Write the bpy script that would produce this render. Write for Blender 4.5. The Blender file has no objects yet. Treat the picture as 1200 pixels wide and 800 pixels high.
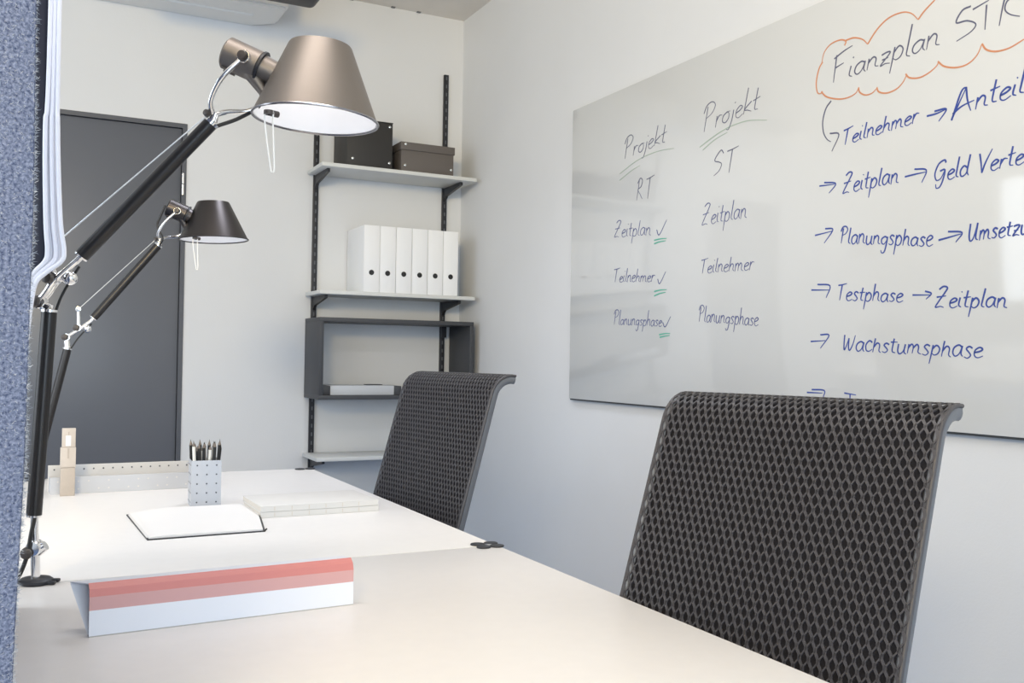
import bpy, bmesh, math, random
from mathutils import Vector, Matrix, Euler
random.seed(7)
C = bpy.context.scene.collection
PI = math.pi

# ------------------------------------------------------------------ camera, world, light, exposure
cam_data = bpy.data.cameras.new('camera')
cam = bpy.data.objects.new('camera', cam_data)
C.objects.link(cam)
cam_data.sensor_width = 36.0
cam_data.lens = 33.458
cam_data.clip_start = 0.02
rot = Matrix(((0.890908, -0.021693, -0.453665), (-0.453927, -0.00898, -0.890994), (0.015254, 0.999724, -0.017847)))
cam.matrix_world = Matrix.Translation((0, 0, 1.09)) @ rot.to_4x4()
bpy.context.scene.camera = cam

world = bpy.data.worlds.new('world')
bpy.context.scene.world = world
world.use_nodes = True
wb = world.node_tree.nodes['Background']
wb.inputs[0].default_value = (0.62, 0.78, 1.0, 1)
wb.inputs[1].default_value = 0.15

vs = bpy.context.scene.view_settings
vs.view_transform = 'Standard'
vs.look = 'None'
vs.gamma = 1.0
vs.use_curve_mapping = False
vs.exposure = 0.09


def area(name, loc, target, sx, sy, power, col, spread=PI):
    l = bpy.data.lights.new(name, 'AREA')
    l.shape = 'RECTANGLE'
    l.size, l.size_y = sx, sy
    l.energy = power
    l.color = col
    l.spread = spread
    o = bpy.data.objects.new(name, l)
    C.objects.link(o)
    o.location = loc
    d = Vector(target) - Vector(loc)
    o.rotation_euler = d.to_track_quat('-Z', 'Y').to_euler()
    return o


# daylight through the two windows (left wall and the wall behind the camera), a warm ceiling light, and added unseen fill lamps
area('daylight_left', (-2.26, 1.6, 1.55), (2, 1.6, 1.3), 3.2, 1.5, 56, (0.84, 0.92, 1.0))
area('daylight_rear', (-0.2, -1.66, 1.45), (-0.2, 3, 1.45), 3.2, 1.5, 70, (0.74, 0.88, 1.0))
area('ceiling_light_front', (0.1, 1.2, 2.80), (0.1, 1.2, 0), 1.2, 0.3, 16, (1.0, 0.93, 0.90))
area('fill_back', (1.0, 2.85, 2.80), (1.0, 2.85, 0), 0.4, 1.0, 8, (0.80, 0.86, 1.0), 1.8)  # unseen fill, added to brighten the far desk and the board
area('fill_side', (-1.9, 2.6, 2.80), (-1.9, 2.6, 0), 0.5, 0.4, 5, (0.65, 0.80, 1.0))  # added cool fill for the far desk and back wall, no fixture
area('warm_fill_rear', (-1.3, -1.2, 2.45), (1.6, 3.4, 2.8), 0.9, 0.5, 36, (1.0, 0.75, 0.36), 1.9)  # unseen lamp, added to warm the upper walls


# ------------------------------------------------------------------ materials
def mat(name, col, rough=0.5, metal=0.0, spec=0.5, bump=0.0, bscale=200.0, vary=0.0, vscale=8.0, coat=0.0):
    m = bpy.data.materials.new(name)
    m.use_nodes = True
    nt = m.node_tree
    b = nt.nodes['Principled BSDF']
    b.inputs['Base Color'].default_value = (*col, 1)
    b.inputs['Roughness'].default_value = rough
    b.inputs['Metallic'].default_value = metal
    b.inputs['Specular IOR Level'].default_value = spec
    b.inputs['Coat Weight'].default_value = coat
    tc = nt.nodes.new('ShaderNodeTexCoord')
    if vary:
        n = nt.nodes.new('ShaderNodeTexNoise')
        n.inputs['Scale'].default_value = vscale
        n.inputs['Detail'].default_value = 4
        nt.links.new(tc.outputs['Object'], n.inputs['Vector'])
        r = nt.nodes.new('ShaderNodeValToRGB')
        r.color_ramp.elements[0].position = 0.3
        r.color_ramp.elements[1].position = 0.7
        r.color_ramp.elements[0].color = (*[c * (1 - vary) for c in col], 1)
        r.color_ramp.elements[1].color = (*[min(1, c * (1 + vary)) for c in col], 1)
        nt.links.new(n.outputs['Fac'], r.inputs['Fac'])
        nt.links.new(r.outputs['Color'], b.inputs['Base Color'])
    if bump:
        n2 = nt.nodes.new('ShaderNodeTexNoise')
        n2.inputs['Scale'].default_value = bscale
        n2.inputs['Detail'].default_value = 3
        nt.links.new(tc.outputs['Object'], n2.inputs['Vector'])
        bp = nt.nodes.new('ShaderNodeBump')
        bp.inputs['Strength'].default_value = bump
        bp.inputs['Distance'].default_value = 0.002
        nt.links.new(n2.outputs['Fac'], bp.inputs['Height'])
        nt.links.new(bp.outputs['Normal'], b.inputs['Normal'])
    return m


M = {}
M['wall'] = mat('wall_paint', (0.735, 0.745, 0.755), 0.75, spec=0.25, bump=0.12, bscale=160, vary=0.012, vscale=3)
M['ceiling'] = mat('ceiling_plaster', (0.78, 0.73, 0.66), 0.9, spec=0.1, bump=0.2, bscale=60, vary=0.05, vscale=4)
M['floor'] = mat('floor_carpet', (0.09, 0.14, 0.26), 0.95, spec=0.1, bump=0.6, bscale=400, vary=0.2, vscale=90)
M['door'] = mat('door_paint', (0.130, 0.138, 0.158), 0.32, spec=0.5, bump=0.03, bscale=60)
M['door_frame'] = mat('door_frame_paint', (0.085, 0.09, 0.105), 0.4)
M['window_frame'] = mat('window_frame_paint', (0.7, 0.7, 0.7), 0.4)
M['desk'] = mat('desk_laminate', (0.80, 0.772, 0.740), 0.38, spec=0.2, bump=0.02, bscale=500, vary=0.01, vscale=40)
M['desk_edge'] = mat('desk_leg_metal', (0.45, 0.45, 0.46), 0.35, metal=0.8)
M['board'] = mat('whiteboard_enamel', (0.65, 0.66, 0.655), 0.07, spec=0.8)
M['board_edge_shadow'] = mat('whiteboard_edge_shadow', (0.05, 0.055, 0.06), 0.4)  # dark edge colour that also holds the shadow of the gap
M['shelf'] = mat('shelf_lacquer', (0.66, 0.67, 0.655), 0.5, bump=0.03, vary=0.02)
M['black_metal'] = mat('black_powder_coat', (0.018, 0.019, 0.024), 0.45)
M['slot'] = mat('slot_grey', (0.12, 0.125, 0.14), 0.6)  # slot dashes, a paler grey than the black rail
M['anthracite'] = mat('anthracite_board', (0.050, 0.053, 0.060), 0.5, bump=0.03)
M['binder'] = mat('binder_paper', (0.88, 0.89, 0.90), 0.5, vary=0.006)
M['hole'] = mat('dark_hole', (0.012, 0.012, 0.013), 0.5)
M['hole_grey'] = mat('perforation_shadow', (0.10, 0.105, 0.12), 0.6)
M['box_black'] = mat('black_fibre_board', (0.026, 0.024, 0.022), 0.55, bump=0.1, bscale=300)
M['box_brown'] = mat('taupe_fibre_board', (0.120, 0.105, 0.095), 0.6, bump=0.1, bscale=300)
M['rivet'] = mat('rivet_metal', (0.75, 0.75, 0.72), 0.25, metal=1.0)
M['grey_plastic'] = mat('pale_grey_plastic', (0.55, 0.57, 0.60), 0.4)
M['chrome'] = mat('polished_aluminium', (0.86, 0.85, 0.84), 0.16, metal=1.0)
M['tube'] = mat('black_anodised_tube', (0.022, 0.020, 0.020), 0.30, metal=0.25)
M['shade_bronze'] = mat('brushed_bronze_shade', (0.235, 0.208, 0.185), 0.50, metal=0.9, bump=0.02, bscale=300)
M['shade_black'] = mat('black_brown_shade', (0.085, 0.076, 0.073), 0.34, metal=1.0)
M['shade_white'] = mat('white_shade_lining', (0.92, 0.90, 0.90), 0.6)
M['rim'] = mat('rim_metal', (0.34, 0.33, 0.34), 0.25, metal=1.0)
M['knob'] = mat('dark_knob', (0.055, 0.045, 0.040), 0.4)
M['cord_black'] = mat('black_cord', (0.012, 0.012, 0.013), 0.4)
M['wire'] = mat('tension_wire_steel', (0.85, 0.85, 0.85), 0.3, metal=0.6)
M['loop'] = mat('pull_loop_rod', (0.90, 0.88, 0.84), 0.2)
M['bulb'] = mat('frosted_bulb', (0.95, 0.93, 0.90), 0.3)
M['cable_white'] = mat('white_cable_sheath', (0.84, 0.85, 0.93), 0.45)
M['cable_dark'] = mat('dark_cable_sleeve', (0.012, 0.014, 0.028), 0.7)
M['mesh'] = mat('woven_mesh_grey', (0.060, 0.057, 0.062), 0.46, spec=0.45)
M['mesh_back'] = mat('woven_mesh_backing', (0.020, 0.020, 0.025), 0.8, spec=0.1)
M['frame'] = mat('chair_frame_grey', (0.125, 0.135, 0.155), 0.34, spec=0.5)
M['seat'] = mat('chair_seat_fabric', (0.035, 0.035, 0.040), 0.85, bump=0.4, bscale=500)
M['steel'] = mat('perforated_steel', (0.50, 0.515, 0.55), 0.42, metal=0.15)
M['steel_light'] = mat('perforated_steel_light', (0.62, 0.605, 0.59), 0.45, metal=0.1)
M['tan'] = mat('tan_card', (0.44, 0.385, 0.335), 0.65, vary=0.04, vscale=60)
M['tan_light'] = mat('light_tan_card', (0.54, 0.485, 0.435), 0.65, vary=0.04, vscale=60)
M['label_white'] = mat('white_label', (0.86, 0.86, 0.92), 0.5)
M['pen_black'] = mat('black_pencil', (0.012, 0.012, 0.012), 0.35)
M['pen_white'] = mat('white_pencil_part', (0.78, 0.76, 0.70), 0.4)
M['wood'] = mat('pencil_wood', (0.19, 0.155, 0.125), 0.6)
M['paper'] = mat('cream_paper', (0.84, 0.815, 0.785), 0.6, vary=0.006)
M['paper_edge'] = mat('paper_edge', (0.66, 0.60, 0.52), 0.7)
M['cover_black'] = mat('black_notebook_cover', (0.014, 0.014, 0.015), 0.45)
M['cover_grey'] = mat('stone_notebook_cover', (0.70, 0.675, 0.635), 0.55, vary=0.015, vscale=30)
M['card_white'] = mat('white_card', (0.75, 0.765, 0.82), 0.45)
M['card_pink'] = mat('pink_band', (0.60, 0.335, 0.325), 0.45)
M['card_red'] = mat('red_band', (0.56, 0.195, 0.175), 0.45)
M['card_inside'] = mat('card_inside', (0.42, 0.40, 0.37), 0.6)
M['ac_white'] = mat('white_plastic_housing', (0.80, 0.79, 0.76), 0.4)
M['grey_line'] = mat('grey_seam', (0.2, 0.2, 0.2), 0.6)
M['ink_grey'] = mat('grey_marker_ink', (0.115, 0.12, 0.19), 0.4)
M['ink_navy'] = mat('navy_marker_ink', (0.085, 0.10, 0.25), 0.4)
M['ink_blue'] = mat('blue_marker_ink', (0.035, 0.07, 0.32), 0.4)
M['ink_green'] = mat('green_marker_ink', (0.12, 0.42, 0.32), 0.4)
M['ink_palegreen'] = mat('pale_green_marker_ink', (0.36, 0.45, 0.37), 0.4)
M['ink_orange'] = mat('orange_marker_ink', (0.62, 0.26, 0.13), 0.4)


def felt_material():
    m = bpy.data.materials.new('blue_grey_felt')
    m.use_nodes = True
    nt = m.node_tree
    b = nt.nodes['Principled BSDF']
    b.inputs['Roughness'].default_value = 0.95
    b.inputs['Specular IOR Level'].default_value = 0.1
    tc = nt.nodes.new('ShaderNodeTexCoord')
    n = nt.nodes.new('ShaderNodeTexNoise')
    n.inputs['Scale'].default_value = 420
    n.inputs['Detail'].default_value = 5
    n.inputs['Roughness'].default_value = 0.65
    n.inputs['Distortion'].default_value = 0.3
    nt.links.new(tc.outputs['Object'], n.inputs['Vector'])
    r = nt.nodes.new('ShaderNodeValToRGB')
    r.color_ramp.elements[0].position = 0.33
    r.color_ramp.elements[0].color = (0.035, 0.050, 0.105, 1)
    r.color_ramp.elements[1].position = 0.68
    r.color_ramp.elements[1].color = (0.25, 0.285, 0.40, 1)
    nt.links.new(n.outputs['Fac'], r.inputs['Fac'])
    nt.links.new(r.outputs['Color'], b.inputs['Base Color'])
    bp = nt.nodes.new('ShaderNodeBump')
    bp.inputs['Strength'].default_value = 0.8
    bp.inputs['Distance'].default_value = 0.002
    nt.links.new(n.outputs['Fac'], bp.inputs['Height'])
    nt.links.new(bp.outputs['Normal'], b.inputs['Normal'])
    return m


M['felt'] = felt_material()
M['glass'] = mat('window_glass', (1, 1, 1), 0.0)
M['glass'].node_tree.nodes['Principled BSDF'].inputs['Transmission Weight'].default_value = 1.0
M['fibre'] = mat('felt_fibre', (0.40, 0.42, 0.46), 0.9, spec=0.1)


# ------------------------------------------------------------------ mesh helpers
class MB:
    """collects shapes in one bmesh, linked as ONE mesh object"""

    def __init__(self):
        self.bm = bmesh.new()
        self.mi = 0

    def faces(self, verts, faces):
        vs_ = [self.bm.verts.new(v) for v in verts]
        for f in faces:
            try:
                fc = self.bm.faces.new([vs_[i] for i in f])
                fc.material_index = self.mi
            except ValueError:
                pass
        return vs_

    def hexa(self, p):
        """eight corners: bottom four then top four, both counter-clockwise"""
        self.faces(p, [(3, 2, 1, 0), (4, 5, 6, 7), (0, 1, 5, 4), (1, 2, 6, 5), (2, 3, 7, 6), (3, 0, 4, 7)])

    def box(self, x0, x1, y0, y1, z0, z1, bevel=0.0, seg=2):
        if bevel <= 0:
            self.hexa([(x0, y0, z0), (x1, y0, z0), (x1, y1, z0), (x0, y1, z0), (x0, y0, z1), (x1, y0, z1), (x1, y1, z1), (x0, y1, z1)])
            return
        t = bmesh.new()
        bmesh.ops.create_cube(t, size=1.0)
        for v in t.verts:
            v.co = Vector(((x0 + x1) / 2 + v.co.x * (x1 - x0), (y0 + y1) / 2 + v.co.y * (y1 - y0), (z0 + z1) / 2 + v.co.z * (z1 - z0)))
        bmesh.ops.bevel(t, geom=list(t.edges), offset=bevel, segments=seg, affect='EDGES', profile=0.5)
        self.merge(t)

    def merge(self, t):
        t.verts.ensure_lookup_table()
        mp = {}
        for v in t.verts:
            mp[v.index] = self.bm.verts.new(v.co)
        for f in t.faces:
            nf = self.bm.faces.new([mp[v.index] for v in f.verts])
            nf.material_index = self.mi
        t.free()

    def prism(self, poly, axis, a, b):
        """extrude a 2D polygon along an axis between a and b"""
        n = len(poly)

        def pt(p, w):
            if axis == 0:
                return (w, p[0], p[1])
            if axis == 1:
                return (p[0], w, p[1])
            return (p[0], p[1], w)
        self.faces([pt(p, a) for p in poly] + [pt(p, b) for p in poly],
                   [tuple(range(n)), tuple(range(2 * n - 1, n - 1, -1))] + [(i, n + i, n + (i + 1) % n, (i + 1) % n) for i in range(n)])

    def rings(self, rings, cap=True, closed=False):
        n = len(rings[0])
        vs_ = []
        for r in rings:
            vs_.append([self.bm.verts.new(v) for v in r])
        k = len(vs_)
        for j in range(k if closed else k - 1):
            A, B_ = vs_[j], vs_[(j + 1) % k]
            for i in range(n):
                f = self.bm.faces.new((A[i], A[(i + 1) % n], B_[(i + 1) % n], B_[i]))
                f.material_index = self.mi
        if cap and not closed:
            f = self.bm.faces.new(list(reversed(vs_[0])))
            f.material_index = self.mi
            f = self.bm.faces.new(vs_[-1])
            f.material_index = self.mi

    def tube(self, pts, r, seg=12, cap=True, closed=False):
        """round tube along a polyline; r is a number or one radius per point"""
        pts = [Vector(p) for p in pts]
        n = len(pts)
        rr = r if isinstance(r, (list, tuple)) else [r] * n
        up = None
        rings = []
        for i, p in enumerate(pts):
            if closed:
                t = pts[(i + 1) % n] - pts[i - 1]
            elif i == 0:
                t = pts[1] - pts[0]
            elif i == n - 1:
                t = pts[-1] - pts[-2]
            else:
                t = (pts[i + 1] - p).normalized() + (p - pts[i - 1]).normalized()
            t.normalize()
            if up is None:
                up = t.orthogonal().normalized()
            else:
                up = (up - t * up.dot(t))
                up = up.normalized() if up.length > 1e-6 else t.orthogonal().normalized()
            s = t.cross(up)
            rings.append([p + (up * math.cos(2 * PI * k / seg) + s * math.sin(2 * PI * k / seg)) * rr[i] for k in range(seg)])
        self.rings(rings, cap, closed)

    def lathe(self, prof, origin=(0, 0, 0), axis=(0, 0, 1), seg=48, loop=False):
        """revolve (radius, height) pairs about an axis"""
        q = Vector((0, 0, 1)).rotation_difference(Vector(axis).normalized())
        o = Vector(origin)
        rings = []
        for r_, h in prof:
            r_ = max(r_, 1e-5)
            rings.append([o + q @ Vector((r_ * math.cos(2 * PI * k / seg), r_ * math.sin(2 * PI * k / seg), h)) for k in range(seg)])
        self.rings(rings, cap=not loop, closed=loop)

    def sphere(self, c, r, seg=16):
        prof = [(r * math.sin(PI * i / 10), -r * math.cos(PI * i / 10)) for i in range(11)]
        self.lathe(prof, c, (0, 0, 1), seg)

    def build(self, name, mats, parent=None, smooth=True, angle=35):
        bmesh.ops.recalc_face_normals(self.bm, faces=list(self.bm.faces))
        me = bpy.data.meshes.new(name)
        self.bm.to_mesh(me)
        self.bm.free()
        if not isinstance(mats, (list, tuple)):
            mats = [mats]
        for m in mats:
            me.materials.append(m)
        if smooth:
            me.polygons.foreach_set('use_smooth', [True] * len(me.polygons))
            me.set_sharp_from_angle(angle=math.radians(angle))
        o = bpy.data.objects.new(name, me)
        C.objects.link(o)
        if parent:
            o.parent = parent
        return o


def smooth_line(pts, sub=6):
    """Catmull-Rom through the points (2D or 3D)"""
    pts = [Vector(p) for p in pts]
    if len(pts) < 3:
        return pts
    P = [pts[0] * 2 - pts[1]] + pts + [pts[-1] * 2 - pts[-2]]
    out = []
    for i in range(1, len(P) - 2):
        for k in range(sub):
            t = k / sub
            a, b, c, d = P[i - 1], P[i], P[i + 1], P[i + 2]
            out.append(0.5 * ((2 * b) + (c - a) * t + (2 * a - 5 * b + 4 * c - d) * t * t + (3 * b - a - 3 * c + d) * t ** 3))
    out.append(pts[-1])
    return out


def thing(name, label, cat, loc=(0, 0, 0), rz=0.0, group=None):
    o = bpy.data.objects.new(name, None)
    o.empty_display_size = 0.05
    C.objects.link(o)
    o.location = loc
    o.rotation_euler = (0, 0, rz)
    return tag(o, label, cat, group)


def tag(o, label, cat, group=None):
    o['label'] = label
    o['category'] = cat
    if group:
        o['group'] = group
    return o


def struct(o, label=None):
    o['kind'] = 'structure'
    if label:
        o['label'] = label
    return o


def dup(root, loc, label, rz=None):
    r = root.copy()
    C.objects.link(r)
    r.location = loc
    if rz is not None:
        r.rotation_euler = (0, 0, rz)
    r['label'] = label
    for ch in list(root.children):
        c = ch.copy()
        C.objects.link(c)
        c.parent = r
        for g in list(ch.children):
            d = g.copy()
            C.objects.link(d)
            d.parent = c
    return r


# ------------------------------------------------------------------ the room
XL, XR, YF, YB, ZC = -2.30, 2.03, -1.70, 4.61, 2.878


def slab(name, m, *b):
    mb = MB()
    mb.box(*b)
    return struct(mb.build(name, m, smooth=False))


slab('floor', M['floor'], XL - .1, XR + .1, YF - .1, YB + .1, -0.1, 0.0)
slab('ceiling', M['ceiling'], XL - .1, XR + .1, YF - .1, YB + .1, ZC, ZC + .1)
slab('wall_right', M['wall'], XR, XR + .1, YF - .1, YB + .1, 0.0, ZC)


def wall_with_hole(name, axis, w0, w1, u0, u1, h):
    """a wall slab with one rectangular opening h = (ua, ub, za, zb)"""
    mb = MB()

    def bx(a, b, z0, z1):
        if axis == 0:
            mb.box(w0, w1, a, b, z0, z1)
        else:
            mb.box(a, b, w0, w1, z0, z1)
    bx(u0, h[0], 0, ZC)
    bx(h[1], u1, 0, ZC)
    if h[2] > 0:
        bx(h[0], h[1], 0, h[2])
    bx(h[0], h[1], h[3], ZC)
    return struct(mb.build(name, M['wall'], smooth=False))


wall_with_hole('wall_left', 0, XL - .1, XL, YF - .1, YB + .1, (-0.1, 3.3, 0.75, 2.35))
wall_with_hole('wall_front', 1, YF - .1, YF, XL, XR, (-1.9, 1.5, 0.65, 2.25))
DX0, DX1, DZ = -0.26, 0.640, 2.153
wall_with_hole('wall_back', 1, YB, YB + .1, XL, XR, (DX0, DX1, 0.0, DZ))


def window(name, axis, w, u0, u1, z0, z1):
    mb = MB()
    t = 0.06

    def bx(a, b, c, d):
        if axis == 0:
            mb.box(w - .03, w + .03, a, b, c, d)
        else:
            mb.box(a, b, w - .03, w + .03, c, d)
    bx(u0, u0 + t, z0, z1)
    bx(u1 - t, u1, z0, z1)
    bx(u0 + t, u1 - t, z0, z0 + t)
    bx(u0 + t, u1 - t, z1 - t, z1)
    um = (u0 + u1) / 2
    bx(um - t / 2, um + t / 2, z0 + t, z1 - t)
    o = struct(mb.build(name, M['window_frame'], smooth=False))
    mb = MB()
    for a, b in ((u0 + t, um - t / 2), (um + t / 2, u1 - t)):
        if axis == 0:
            mb.box(w - .006, w + .006, a, b, z0 + t, z1 - t)
        else:
            mb.box(a, b, w - .006, w + .006, z0 + t, z1 - t)
    mb.build('glass_pane', M['glass'], o, smooth=False)
    return o


window('window_1', 0, XL - .05, -0.1, 3.3, 0.75, 2.35)
window('window_2', 1, YF - .05, -1.9, 1.5, 0.65, 2.25)

# the grey door in the back wall, leaf flush with a narrow frame
mb = MB()
mb.box(DX0 + .022, DX1 - .022, YB + .012, YB + .055, 0.005, DZ - .022, 0.002)
door = struct(mb.build('door_1', M['door']), 'flush grey door in the back wall')
mb = MB()
mb.box(DX0, DX0 + .02, YB - .004, YB + .08, 0, DZ)
mb.box(DX1 - .02, DX1, YB - .004, YB + .08, 0, DZ)
mb.box(DX0 + .02, DX1 - .02, YB - .004, YB + .08, DZ - .02, DZ)
mb.build('door_frame', M['door_frame'], door, smooth=False)
mb = MB()
mb.tube([(DX1 - .016, YB - .010, 1.822), (DX1 - .016, YB - .010, 1.870)], 0.0065, 12)
mb.tube([(DX1 - .016, YB - .010, 1.874), (DX1 - .016, YB - .010, 1.922)], 0.0065, 12)
h_ = mb.build('hinge', M['chrome'], door)
h_['label'] = 'chrome hinge'
for nm, b in (('baseboard_back', (DX1, XR, YB - .012, YB, 0, .06)), ('baseboard_right', (XR - .012, XR, YF, YB - .012, 0, .06))):
    mb = MB()
    mb.box(*b, 0.003)
    struct(mb.build(nm, M['anthracite']))
# small dark fixing marks where the ceiling meets the back wall
for k, (x, w) in enumerate(((1.62, .02), (1.76, .02), (1.40, .02))):
    mb = MB()
    mb.box(x, x + w, YB - .02, YB - .004, ZC - .004, ZC - .0005)
    struct(mb.build('trim_%d' % (k + 1), M['grey_line'], smooth=False))

# ------------------------------------------------------------------ the two desks
DEX0, DEX1, DT = -0.035, 0.838, 0.72


def make_desk(label, y0, y1):
    t = thing('desk', label, 'desk', ((DEX0 + DEX1) / 2, (y0 + y1) / 2, 0), 0, 'white desks pushed end to end')
    hx, hy = (DEX1 - DEX0) / 2, (y1 - y0) / 2
    m = MB()
    m.box(-hx, hx, -hy, hy, DT - .025, DT, 0.0015)
    m.build('desk_top', M['desk'], t)
    m = MB()
    for s in (-1, 1):
        m.box(-hx + .10, hx - .10, s * (hy - .11) - .02, s * (hy - .11) + .02, DT - .07, DT - .025, 0.003)
        m.box(s * (hx - .12) - .02, s * (hx - .12) + .02, -hy + .13, hy - .13, DT - .07, DT - .025, 0.003)
    m.build('under_frame', M['desk_edge'], t)
    for sx in (-1, 1):
        for sy in (-1, 1):
            m = MB()
            m.tube([(sx * (hx - .08), sy * (hy - .11), 0), (sx * (hx - .08), sy * (hy - .11), DT - .025)], 0.022, 20)
            m.build('leg', M['desk_edge'], t)
    return t


make_desk('white desk nearest the camera, carrying the folded card with the pink stripe', 0.29, 1.6965)
make_desk('white desk farther back, carrying the notebooks and the pen cup', 1.7005, 3.085)


def make_linker(loc, rz, label):
    t = thing('desk_connector', label, 'connector', loc, rz, 'black connectors between the desk tops')
    t.scale = (.88, .82, 1)
    m = MB()
    for sx in (-1, 1):
        for sy in (-1, 1):
            m.lathe([(0.002, 0), (0.0155, 0), (0.0165, 0.0012), (0.0155, 0.003), (0.004, 0.0036)], (sx * 0.0165, sy * 0.0175, 0), seg=20)
    m.build('clip_plate', M['black_metal'], t)
    m = MB()
    m.box(-0.012, 0.012, -0.010, 0.010, 0, 0.0028, 0.0008)
    m.build('centre_bridge', M['chrome'], t)
    return t


make_linker((0.817, 1.699, DT), 0, 'black four-lobed connector bridging the two desks at their aisle edge')
mb = MB()
for sx in (-1, 1):
    mb.lathe([(0.002, 0), (0.0155, 0), (0.0165, 0.0012), (0.0155, 0.003), (0.004, 0.0036)], (0.825 + sx * 0.0165 - .012, 3.066, DT), seg=20)
tag(mb.build('desk_connector', M['black_metal']), 'black connector clip at the far edge of the back desk', 'connector', 'black connectors between the desk tops')

# ------------------------------------------------------------------ wall shelving
for x, lab in ((1.247, 'black slotted wall rail, the one farther from the room corner'), (1.931, 'black slotted wall rail beside the room corner')):
    t = thing('shelf_rail', lab, 'shelf rail', (x, YB, 0), 0, 'black slotted shelf rails on the back wall')
    m = MB()
    m.box(-.0125, .0125, -.016, 0, 0.33, 2.573, 0.002)
    m.mi = 1
    z = 0.36
    while z < 2.55:
        m.box(-.003, .003, -.0168, -.0150, z, z + .018)
        z += .042
    m.build('rail_channel', [M['black_metal'], M['slot']], t)

SX0, SX1, SY0, SY1 = 1.203, 1.995, 4.335, 4.592


def make_shelf(z, label, brackets=True):
    """z is the top of the board"""
    t = thing('wall_shelf', label, 'shelf', (1.6, 4.45, z), 0, 'grey shelf boards on the slotted rails')
    m = MB()
    m.box(SX0 - 1.6, SX1 - 1.6, SY0 - 4.45, SY1 - 4.45, -.018, 0, 0.0015)
    m.build('shelf_board', M['shelf'], t)
    for x in (1.247, 1.931):
        m = MB()
        y0, y1 = YB - 4.45 - .017, SY0 - 4.45 + .045
        poly = [(y0, -.019), (y1, -.019), (y1, -.033), (y1 + .015, -.036), (y0 - .03, -.062), (y0, -.085)]
        m.prism(poly, 0, x - 1.6 - .007, x - 1.6 + .007)
        m.build('bracket', M['black_metal'], t, smooth=False)
    return t


make_shelf(1.992, 'topmost grey wall shelf, carrying the two dark storage boxes')
make_shelf(1.396, 'grey wall shelf carrying the row of white ring binders')
make_shelf(0.616, 'lowest grey wall shelf, empty, under the black open box shelf')

# open black box shelf hung on the rails
t = thing('box_shelf', 'open black rectangular box shelf hung between two wall shelves', 'box shelf', (1.597, 4.47, 0))
BX0, BX1, BZ0, BZ1 = -.392, .392, 0.885, 1.269
for nm, b in (('top_panel', (BX0, BX1, BZ1 - .02, BZ1)), ('bottom_panel', (BX0, BX1, BZ0, BZ0 + .02)),
              ('side_panel', (BX0, BX0 + .02, BZ0 + .02, BZ1 - .02)), ('side_panel', (BX1 - .02, BX1, BZ0 + .02, BZ1 - .02))):
    m = MB()
    m.box(b[0], b[1], -.14, .122, b[2], b[3], 0.001)
    m.build(nm, M['anthracite'], t)
for x in (1.247, 1.931):
    m = MB()
    m.box(x - 1.597 - .012, x - 1.597 + .012, .1, .1235, BZ1 - .075, BZ1 - .02)
    m.build('hanging_hook', M['black_metal'], t, smooth=False)

# flat grey tray lying in the box shelf
t = thing('document_case', 'flat pale grey case with dark ends lying in the black box shelf', 'case', (1.43, 4.46, BZ0 + .02))
m = MB(); m.box(-.158, .158, -.09, .09, 0, .045, 0.002); m.build('case_body', M['grey_plastic'], t)
for s in (-1, 1):
    m = MB(); m.box(min(s * .1585, s * .195), max(s * .1585, s * .195), -.092, .092, 0, .043, 0.002); m.build('end_cap', M['anthracite'], t)
m = MB(); m.box(.04, .12, -.03, .02, .0455, .049, 0.001); m.build('catch', M['black_metal'], t)

# storage boxes on the top shelf
def rivets(t, pts):
    for x, y, z, ax in pts:
        m = MB()
        m.lathe([(0.0065, 0), (0.006, .0015), (0.003, .0025), (0.0005, .003)], (x, y, z), ax, 14)
        m.build('rivet', M['rivet'], t)['label'] = 'small shiny metal rivet'


t = thing('storage_box', 'tall black storage box with metal rivets on the top shelf', 'storage box', (1.440, 4.45, 1.993))
m = MB(); m.box(-.113, .113, -.095, .125, 0, .222, 0.002); m.build('box_body', M['box_black'], t)
m = MB(); m.box(-.1135, .1145, -.097, .126, .222, .226, 0.001); m.build('lid', M['box_black'], t)
rivets(t, [(-.085, -.095, .035, (0, -1, 0)), (.098, -.095, .205, (0, -1, 0)), (.098, -.095, .030, (0, -1, 0)), (-.085, -.095, .205, (0, -1, 0))])
t = thing('storage_box', 'low taupe storage box with a lid on the top shelf near the corner', 'storage box', (1.737, 4.45, 1.993))
m = MB(); m.box(-.138, .138, -.095, .125, 0, .105, 0.002); m.build('box_body', M['box_brown'], t)
m = MB(); m.box(-.143, .143, -.1, .13, .105, .143, 0.002); m.build('lid', M['box_brown'], t)
rivets(t, [(-.118, -.1, .132, (0, -1, 0)), (-.118, -.095, .03, (0, -1, 0)), (.125, -.095, .03, (0, -1, 0))])

# ring binders
def make_binder(loc, label):
    t = thing('ring_binder', label, 'binder', loc, 0, 'white ring binders on the shelf')
    m = MB()
    w = .0395
    m.box(-w, -w + .003, 0, .262, 0, .318, 0.001)
    m.box(w - .003, w, 0, .262, 0, .318, 0.001)
    m.box(-w + .003, w - .003, 0, .003, 0, .318, 0.001)
    m.build('cover', M['binder'], t)
    m = MB()
    m.box(-w + .006, w - .008, .02, .25, .008, .305)
    m.build('paper_block', M['paper'], t, smooth=False)
    m = MB()
    m.lathe([(.0005, 0), (.0125, 0), (.0125, .0012), (.0005, .0012)], (0, -.0004, .093), (0, -1, 0), 28)
    o = m.build('finger_hole', M['hole'], t, smooth=False)
    o['label'] = 'black round finger hole'
    return t


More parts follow.
